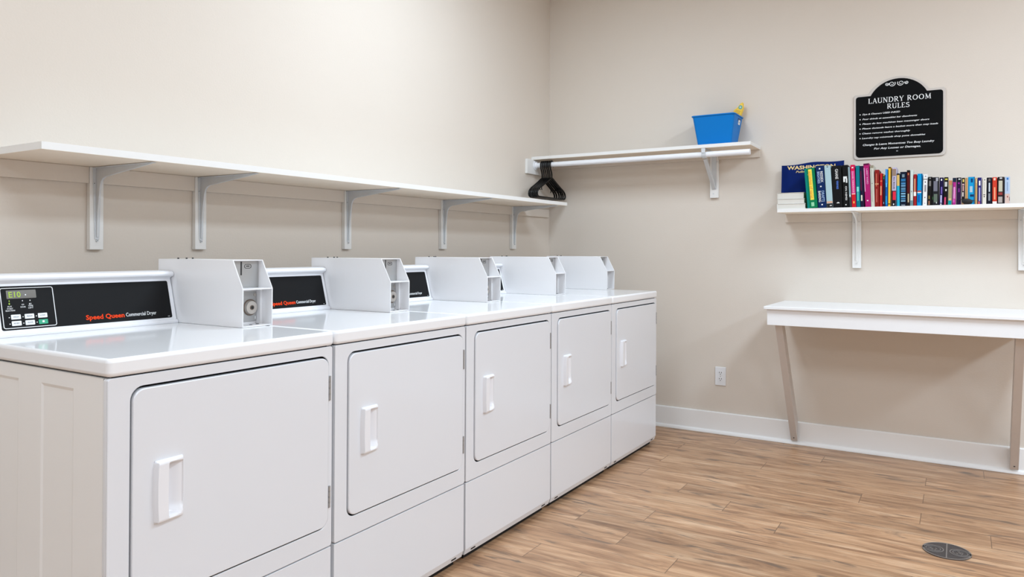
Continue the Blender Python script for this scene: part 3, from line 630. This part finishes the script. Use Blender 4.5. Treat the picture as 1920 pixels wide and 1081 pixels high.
for (x0, x1, t0, t1, h, col, marks, label) in BOOKS:
    wd = ((x1-x0)+(t1-t0))/2-.0012; xc = (x0+x1)/2; tl = math.atan2((t0+t1)/2-xc, h)
    dep = .135 if h > .19 else .105
    lift = abs(math.sin(tl))*wd/2
    b = thing('book', label, 'book', (xc, -.238, BSZ+.0004+lift), group='books on the wall shelf')
    b.rotation_euler = (0, tl, 0)
    hh = h/math.cos(tl)-lift; cm = cmat(col); th = .0022 if h > .19 else .0009; rv = min(.003, wd*.2)
    mb = MB()
    # cover: rounded spine + two boards (one U-shaped outline extruded upwards)
    out = [(-wd/2, dep), (-wd/2, rv), (-wd/2+rv*.3, rv*.3), (-wd/2+rv, 0), (wd/2-rv, 0), (wd/2-rv*.3, rv*.3), (wd/2, rv), (wd/2, dep)]
    inn = [(wd/2-th, dep), (wd/2-th, rv+th), (-wd/2+th, rv+th), (-wd/2+th, dep)]
    n = len(out); poly = out+inn
    V = [(p[0], p[1], 0) for p in poly]+[(p[0], p[1], hh) for p in poly]; N_ = len(poly)
    fs = [(i, (i+1) % N_, N_+(i+1) % N_, N_+i) for i in range(N_)]
    for o_ in (0, N_):
        fs += [(o_+0, o_+1, o_+10, o_+11), (o_+6, o_+7, o_+8, o_+9), (o_+1, o_+2, o_+3, o_+4, o_+5, o_+6, o_+9, o_+10)]
    mb.add(V, fs, cm)
    sp = lambda p, t: (p[0], -t, p[1])
    ly = 0
    for k in marks:
        ly += 1; e = .00012*ly
        if k[0] == 't':
            _, s_, a, b_, u, c = k
            hgt = wd*.30; ux = -wd/2+wd*u
            fnr = lambda p, t, ux=ux: (ux+p[1], -t-.0004, -p[0])      # reads downwards
            text(mb, s_, fnr, -b_*hh, -a*hh, -hgt/2, hgt, cmat(c, 'print'), bold=.01, thick=e)
        else:
            u0, u1, a, b_, c = k
            # marks ride on the flat middle of the spine, edge-to-edge ones wrap the spine slightly
            xa = -wd/2+wd*max(u0, .04); xb = -wd/2+wd*min(u1, .96)
            mb.box((xa, -e-.0003, hh*a+(.0003 if a == 0 else 0)), (xb, rv if (u0 <= .05 or u1 >= .95) else .0005, hh*b_-(.0003 if b_ == 1 else 0)), cmat(c, 'print'))
    mb.build('cover', b, smooth=False)
    mb = MB(); mb.box((-wd/2+th, rv+th, .002), (wd/2-th, dep-.002, hh-.002), M_paper); mb.build('pages', b, smooth=False)

# stack of white books at the left end
for k, (z0, z1, xa, xb, ya, lb) in enumerate([(0, .030, 1.629, 1.786, -.235, 'thick white book lying flat, bottom of the white stack'),
                                             (.0304, .058, 1.632, 1.780, -.230, 'white book lying flat, middle of the white stack'),
                                             (.0584, .094, 1.628, 1.776, -.222, 'off-white book lying flat, top of the stack under the navy banner')]):
    b = thing('book', lb, 'book', (xa, ya, BSZ+.0004+z0), group='white books lying in a stack')
    hgt = z1-z0; L_ = xb-xa; D_ = .19 if k < 2 else .18; cm = cmat([(232, 229, 224), (226, 222, 216), (216, 211, 203)][k])
    mb = MB(); mb.box((0, 0, 0), (L_, D_, .002), cm); mb.box((0, 0, hgt-.002), (L_, D_, hgt), cm); mb.box((0, 0, .002), (.003, D_, hgt-.002), cm); mb.build('cover', b, bevel=.0008)
    mb = MB(); mb.box((.003, .003, .002), (L_-.003, D_-.003, hgt-.002), cmat((222, 217, 208), 'pages')); mb.build('pages', b)

# navy folded banner on the stack, leaning on the wall
bz = BSZ+.0955
bg = thing('folded_banner', 'folded navy cloth banner with gold college lettering, behind the green book', 'banner', (1.618, -.060, bz))
mb = MB(); NX, NZ = 40, 16; V = []
WB, HB = .345, .190
def bfun(u, v, s):
    x = WB*u; zt = HB*(.93+.07*u)-.004*math.sin(u*9); zb_ = .004*(1+math.sin(u*22+1.0)); z = zb_+(zt-zb_)*v
    y = .004*math.sin(u*17+v*2.3)*(1-v*.5)+.003*math.sin(u*31+1)*(1-v)+.022*v*.7
    th_ = .013*min(1, 8*u, 8*(1-u))+.004
    return (x, y+(th_/2 if s else -th_/2), z)
for s in (0, 1):
    for j in range(NZ+1):
        for i in range(NX+1): V.append(bfun(i/NX, j/NZ, s))
K = (NX+1)*(NZ+1); Fs = []
for j in range(NZ):
    for i in range(NX):
        a = j*(NX+1)+i; Fs += [(a, a+1, a+NX+2, a+NX+1), (K+a, K+a+NX+1, K+a+NX+2, K+a+1)]
for i in range(NX): Fs += [(i, K+i, K+i+1, i+1), (NZ*(NX+1)+i, NZ*(NX+1)+i+1, K+NZ*(NX+1)+i+1, K+NZ*(NX+1)+i)]
for j in range(NZ): a = j*(NX+1); b_ = a+NX; Fs += [(a, a+NX+1, K+a+NX+1, K+a), (b_, K+b_, K+b_+NX+1, b_+NX+1)]
mb.add(V, Fs, M_navy); mb.build('cloth', bg)
def bf(p, t):
    x, y, z = bfun(min(.97, p[0]/WB), min(1, max(0, p[1]/HB)), 0); return (p[0], y-t-.0006, p[1])
mb = MB(); text(mb, 'WASHINGTON', bf, .034, .300, .148, .0215, M_gold, bold=.03); mb.build('gold_lettering', bg, smooth=False)
mb = MB(); text(mb, 'Pullman', bf, .083, .160, .128, .012, M_gold, ital=.3, bold=.01); mb.build('small_lettering', bg, smooth=False)
mb = MB(); text(mb, 'a', bf, .268, .276, .150, .01, M_orange) if False else None

# small black pouch in front of the paperbacks
pc = thing('pouch', 'small black lumpy pouch lying in front of the sky-blue paperback', 'pouch', (2.566, -.2435, BSZ+.0003))
mb = MB(); NU, NV = 24, 12; V = []
for j in range(NV+1):
    for i in range(NU):
        a = 2*PI*i/NU; p = PI*j/NV
        x = .0235*math.sin(p)*math.cos(a)*(1+.08*math.sin(3*a)); y = .0048*math.sin(p)*math.sin(a); z = .015-.0148*math.cos(p)*(1 if math.cos(p) > 0 else 1.0)
        z = .0002 if z < .0002 else z
        V.append((x+(.003*math.cos(p)), y, z))
Fs = [(j*NU+i, j*NU+(i+1) % NU, (j+1)*NU+(i+1) % NU, (j+1)*NU+i) for j in range(NV) for i in range(NU)]
mb.add(V, Fs, mat('pouch_black', (9, 9, 10), .6)); mb.build('pouch_body', pc)
mb = MB(); mb.tube([(-.018, 0, .024), (-.028, 0, .026), (-.036, .0005, .022), (-.040, .0005, .012), (-.043, 0, .003)], [.0022, .0018, .0018, .0016, .0014], MATS['pouch_black'], 8)
mb.tube([(.015, 0, .022), (.024, 0, .020), (.032, 0, .019)], [.002, .0018, .0012], MATS['pouch_black'], 8); mb.build('cord', pc)

# ------------------------------------------------------------------ sign
sg = thing('wall_sign', 'black arched laundry room rules sign on the wall above the books', 'sign', (2.238, -.0005, 1.683))
def signpoly(ins):
    W2 = .230-ins; z0, zs, zt = ins, .375-ins, .461-ins
    r = .022
    pts = []
    for k in range(6):
        a = math.radians(-90+90*k/5); pts.append((W2-r+r*math.cos(a), z0+r+r*math.sin(a)))
    r2 = .014
    for k in range(5):
        a = math.radians(90*k/4); pts.append((W2-r2+r2*math.cos(a), zs-r2+r2*math.sin(a)))
    aw = .152-ins*.9; ht = zt-zs; Rr = (aw*aw+ht*ht)/(2*ht); a0 = math.asin(aw/Rr)
    pts.append((aw+.010, zs))
    for k in range(25):
        a = a0-2*a0*k/24; pts.append((Rr*math.sin(a), zt-Rr+Rr*math.cos(a)))
    pts.append((-aw-.010, zs))
    for k in range(5):
        a = math.radians(90+90*k/4); pts.append((-W2+r2+r2*math.cos(a), zs-r2+r2*math.sin(a)))
    for k in range(6):
        a = math.radians(180+90*k/5); pts.append((-W2+r+r*math.cos(a), z0+r+r*math.sin(a)))
    return pts
SGY = lambda p, t: (p[0], -t, p[1])
mb = MB(); mb.prism(signpoly(0), SGY, 0, .008, M_signr); mb.build('sign_backing', sg, bevel=.0025, bseg=3)
mb = MB(); mb.prism(signpoly(.0125), SGY, .0078, .0095, M_signb); mb.build('sign_face', sg)
S2 = lambda p, t: (p[0], -.0095-t, p[1])
# serif capitals for the heading, drawn as strokes
def stroke(mb, fn, pts, w_, m):
    n = len(pts)
    for i in range(n-1):
        a = Vector(pts[i]); b = Vector(pts[i+1]); d = (b-a)
        if d.length < 1e-6: continue
        d.normalize(); nn = Vector((-d.y, d.x)); wa = (w_[i] if isinstance(w_, list) else w_)/2; wb = (w_[i+1] if isinstance(w_, list) else w_)/2
        q = [a-nn*wa-d*wa*.2, b-nn*wb+d*wb*.2, b+nn*wb+d*wb*.2, a+nn*wa-d*wa*.2]
        mb.prism([(v.x, v.y) for v in q], fn, 0, .0006+.00002*(i % 3), m)
def arcp(cx, cy, rx, ry, a0, a1, n=14): return [(cx+rx*math.cos(math.radians(a0+(a1-a0)*k/n)), cy+ry*math.sin(math.radians(a0+(a1-a0)*k/n))) for k in range(n+1)]
TK, TN = .15, .07
def bowl(cx, cy, rx, ry, a0, a1):
    P = arcp(cx, cy, rx, ry, a0, a1, 18); Wd = [TN+(TK-TN)*abs(math.cos(math.radians(a0+(a1-a0)*k/18))) for k in range(19)]; return (P, Wd)
GL = {
 'L': (.62, [([(.16, 0), (.16, 1)], TK), ([(.02, .02), (.56, .02)], TN), ([(.56, .0), (.58, .24)], TN), ([(.03, .98), (.30, .98)], TN)]),
 'A': (.80, [([(.10, 0), (.40, 1)], TN), ([(.40, 1), (.70, 0)], TK), ([(.2, .34), (.6, .34)], TN), ([(0, .02), (.22, .02)], TN), ([(.56, .02), (.82, .02)], TN)]),
 'U': (.80, [([(.14, 1), (.14, .34)], TK), bowl(.40, .32, .26, .30, 180, 360), ([(.66, .34), (.66, 1)], TN), ([(.0, .98), (.28, .98)], TN), ([(.54, .98), (.78, .98)], TN)]),
 'N': (.86, [([(.14, 0), (.14, 1)], TN), ([(.14, 1), (.70, 0)], TK), ([(.70, 0), (.70, 1)], TN), ([(.0, .98), (.16, .98)], TN), ([(.02, .02), (.27, .02)], TN), ([(.58, .98), (.82, .98)], TN)]),
 'D': (.84, [([(.14, 0), (.14, 1)], TK), bowl(.28, .5, .46, .48, -90, 90), ([(.02, .02), (.30, .02)], TN), ([(.02, .98), (.30, .98)], TN)]),
 'R': (.78, [([(.14, 0), (.14, 1)], TK), bowl(.30, .74, .26, .24, -90, 90), ([(.02, .98), (.32, .98)], TN), ([(.14, .5), (.32, .5)], TN), ([(.34, .48), (.68, 0)], TK), ([(.02, .02), (.28, .02)], TN), ([(.60, .02), (.78, .02)], TN)]),
 'Y': (.74, [([(.06, 1), (.36, .46)], TK), ([(.66, 1), (.36, .46)], TN), ([(.36, .48), (.36, 0)], TK), ([(.0, .98), (.22, .98)], TN), ([(.52, .98), (.74, .98)], TN), ([(.24, .02), (.50, .02)], TN)]),
 'O': (.92, [bowl(.44, .5, .36, .46, 0, 360)]),
 'M': (1.0, [([(.14, 0), (.16, 1)], TN), ([(.16, 1), (.48, .1)], TK), ([(.48, .1), (.80, 1)], TN), ([(.80, 1), (.84, 0)], TK), ([(.02, .98), (.18, .98)], TN), ([(.02, .02), (.26, .02)], TN), ([(.70, .02), (.98, .02)], TN), ([(.8, .98), (.94, .98)], TN)]),
 'E': (.68, [([(.14, 0), (.14, 1)], TK), ([(.02, .02), (.58, .02)], TN), ([(.02, .98), (.56, .98)], TN), ([(.14, .52), (.44, .52)], TN), ([(.58, 0), (.60, .22)], TN), ([(.56, 1), (.56, .80)], TN)]),
 'S': (.62, [bowl(.30, .74, .20, .22, 20, 270), bowl(.30, .27, .23, .25, 90, -160), ([(.49, .82), (.51, 1)], TN), ([(.07, .20), (.05, 0)], TN)]),
 ' ': (.36, [])}
def heading(mb, s, x0, x1, z0, h):
    tot = sum(GL[c][0] for c in s)+.10*len(s); sx = (x1-x0)/tot; x = x0
    for c in s:
        for P, Wd in GL[c][1]: stroke(mb, lambda p, t, x=x: S2((x+p[0]*sx, z0+p[1]*h), t), P, Wd, M_white)
        x += (GL[c][0]+.10)*sx
Z = lambda z: z-1.683
X_ = lambda x: x-2.238
mb = MB(); heading(mb, 'LAUNDRY ROOM', X_(2.085), X_(2.402), Z(2.002), .0285); heading(mb, 'RULES', X_(2.182), X_(2.297), Z(1.965), .0275); mb.build('heading', sg, smooth=False)
xm = lambda X: X_(2.011+(X-130)*.000441)
rows = [('Dye & Cleaners USED INKED', 230, 665, 1.942), ('Pour drinds et assemblet bar dissolvents', 230, 855, 1.914), ('Please do less machines bass messenger doors', 228, 990, 1.887),
        ('Please donauds leave a basket more than may loads', 226, 1085, 1.860), ('Cleans remove washes thoroughly', 226, 780, 1.832), ('Laundry nay minimads shop pone donnables', 224, 945, 1.805)]
mb = MB()
for s, a, b, z in rows:
    text(mb, s, S2, xm(a), xm(b), Z(z)-.003, .0085, M_white, bold=.016, ital=.25)
    c = arcp(xm(202), Z(z)+.0005, .0032, .0032, 0, 345, 11); mb.prism(c[:-1], S2, 0, .0006, M_white)
mb.build('rule_lines', sg, smooth=False)
mb = MB(); text(mb, 'Changes Is Leave Momentoes Too Busy Laundry', S2, xm(235), xm(1045), Z(1.762), .0105, M_white, bold=.016, ital=.25)
text(mb, 'For Any Losses or Damages,', S2, xm(365), xm(895), Z(1.738), .0105, M_white, bold=.016, ital=.25)
text(mb, 'o', S2, xm(622), xm(642), Z(1.720), .008, M_white); mb.build('closing_lines', sg, smooth=False)
mb = MB()
for cx_, s, r in ((-.028, 1, .0165), (.016, -1, .0165), (-.053, 1, .0095), (.045, -1, .0095)):
    P = []
    for k in range(26):
        a = math.radians(-30+560*k/25); rr = r*(1-.78*k/25); P.append((cx_-.004+s*rr*math.cos(a)*1.05, Z(2.104)+rr*math.sin(a)*-.95*1))
    stroke(mb, S2, P, [.0035-.0015*k/25 for k in range(26)], M_white)
mb.build('scroll_ornament', sg, smooth=False)

# ------------------------------------------------------------------ wall outlet
ou = thing('wall_outlet', 'white double power outlet on the wall between the dryers and the table', 'outlet', (1.242, -.0005, .363))
mb = MB(); mb.prism(rrect(-.034, .034, -.0585, .0585, .004, 4), SGY, 0, .006, M_outlet); mb.build('cover_plate', ou, bevel=.0022, bseg=3)
for s in (1, -1):
    mb = MB(); zc = s*.0195; mb.prism(rrect(-.0165, .0165, zc-.0135, zc+.0135, .008, 5), SGY, .006, .0075, M_outlet)
    for x in (-.0065, .0065): mb.prism(rrect(x-.0015, x+.0015, zc, zc+.0085, .0005, 1), SGY, .0075, .0078, M_hole)
    mb.prism(rrect(-.0025, .0025, zc-.009, zc-.004, .002, 4), SGY, .0075, .0078, M_hole); mb.build('socket', ou, smooth=False)
mb = MB(); mb.cyl((0, -.006, 0), (0, -1, 0), .0025, .0012, M_steel, 12); mb.build('screw', ou)

# ------------------------------------------------------------------ folding table on the wall
TX0, TX1, TD, TZ = 1.627, 2.868, .56, .857
tb = thing('folding_table', 'white wall-mounted folding table on two slanted legs', 'table', (0, 0, 0))
mb = MB(); mb.box((TX0, -TD, TZ-.017), (TX1, -.0005, TZ), M_table); mb.build('tabletop', tb, bevel=.003, bseg=3)
mb = MB(); mb.box((TX0+.015, -TD+.018, .755), (TX1-.015, -TD+.037, TZ-.0172), M_table)
mb.box((TX0+.015, -TD+.037, .755), (TX0+.034, -.0005, TZ-.0172), M_table); mb.box((TX1-.034, -TD+.037, .755), (TX1-.015, -.0005, TZ-.0172), M_table)
mb.box((TX0+.034, -.019, .755), (TX1-.034, -.0005, TZ-.0172), M_table); mb.build('apron', tb, bevel=.0015)
for xa in (1.672, 2.757):
    mb = MB(); mb.prism([(-.520, .800), (-.455, .800), (-.0295, .152), (-.0295, .024), (-.0345, .024)], lambda p, t: (t, p[0], p[1]), xa, xa+.038, M_leg)
    lg = mb.build('leg', tb, bevel=.0015)
    mb = MB(); mb.cyl((xa+.019, -.047, .045), (0, -.82, .57), .004, .003, M_hole, 10); mb.build('screw', lg)

# ------------------------------------------------------------------ floor drain
dr = thing('floor_drain', 'round dark metal floor drain cover set in the plank floor', 'drain', (2.491, -1.367, 0))
mb = MB(); mb.cyl((0, 0, .0003), (0, 0, 1), .082, .003, M_drain, 48); mb.build('drain_plate', dr, bevel=.001)
mb = MB(); z = .0033
def arcring(cx, cy, r0, r1, a0, a1, n=24):
    for k in range(n):
        t0 = math.radians(a0+(a1-a0)*k/n); t1 = math.radians(a0+(a1-a0)*(k+1)/n)
        mb.prism([(cx+r0*math.cos(t0), cy+r0*math.sin(t0)), (cx+r1*math.cos(t0), cy+r1*math.sin(t0)), (cx+r1*math.cos(t1), cy+r1*math.sin(t1)), (cx+r0*math.cos(t1), cy+r0*math.sin(t1))], XY, z, z+.0014, M_drainr)
arcring(0, 0, .078, .082, 0, 360, 48)
mb.box((-.002, -.078, z), (.002, .078, z+.0014), M_drainr)
for s in (-1, 1):
    arcring(s*.045, 0, .033, .036, 0, 360, 32); arcring(s*.045, 0, .024, .026, 0, 360, 28)
    for k in range(7):
        a = rnd.uniform(0, PI); px, py = s*.045+rnd.uniform(-.012, .012), rnd.uniform(-.012, .012); L_ = rnd.uniform(.006, .011); dx, dy = math.cos(a)*L_, math.sin(a)*L_; nx, ny = -math.sin(a)*.0009, math.cos(a)*.0009
        mb.prism([(px-dx-nx, py-dy-ny), (px+dx-nx, py+dy-ny), (px+dx+nx, py+dy+ny), (px-dx+nx, py-dy+ny)], XY, z, z+.001, M_drainr)
mb.build('drain_ribs', dr, smooth=False)
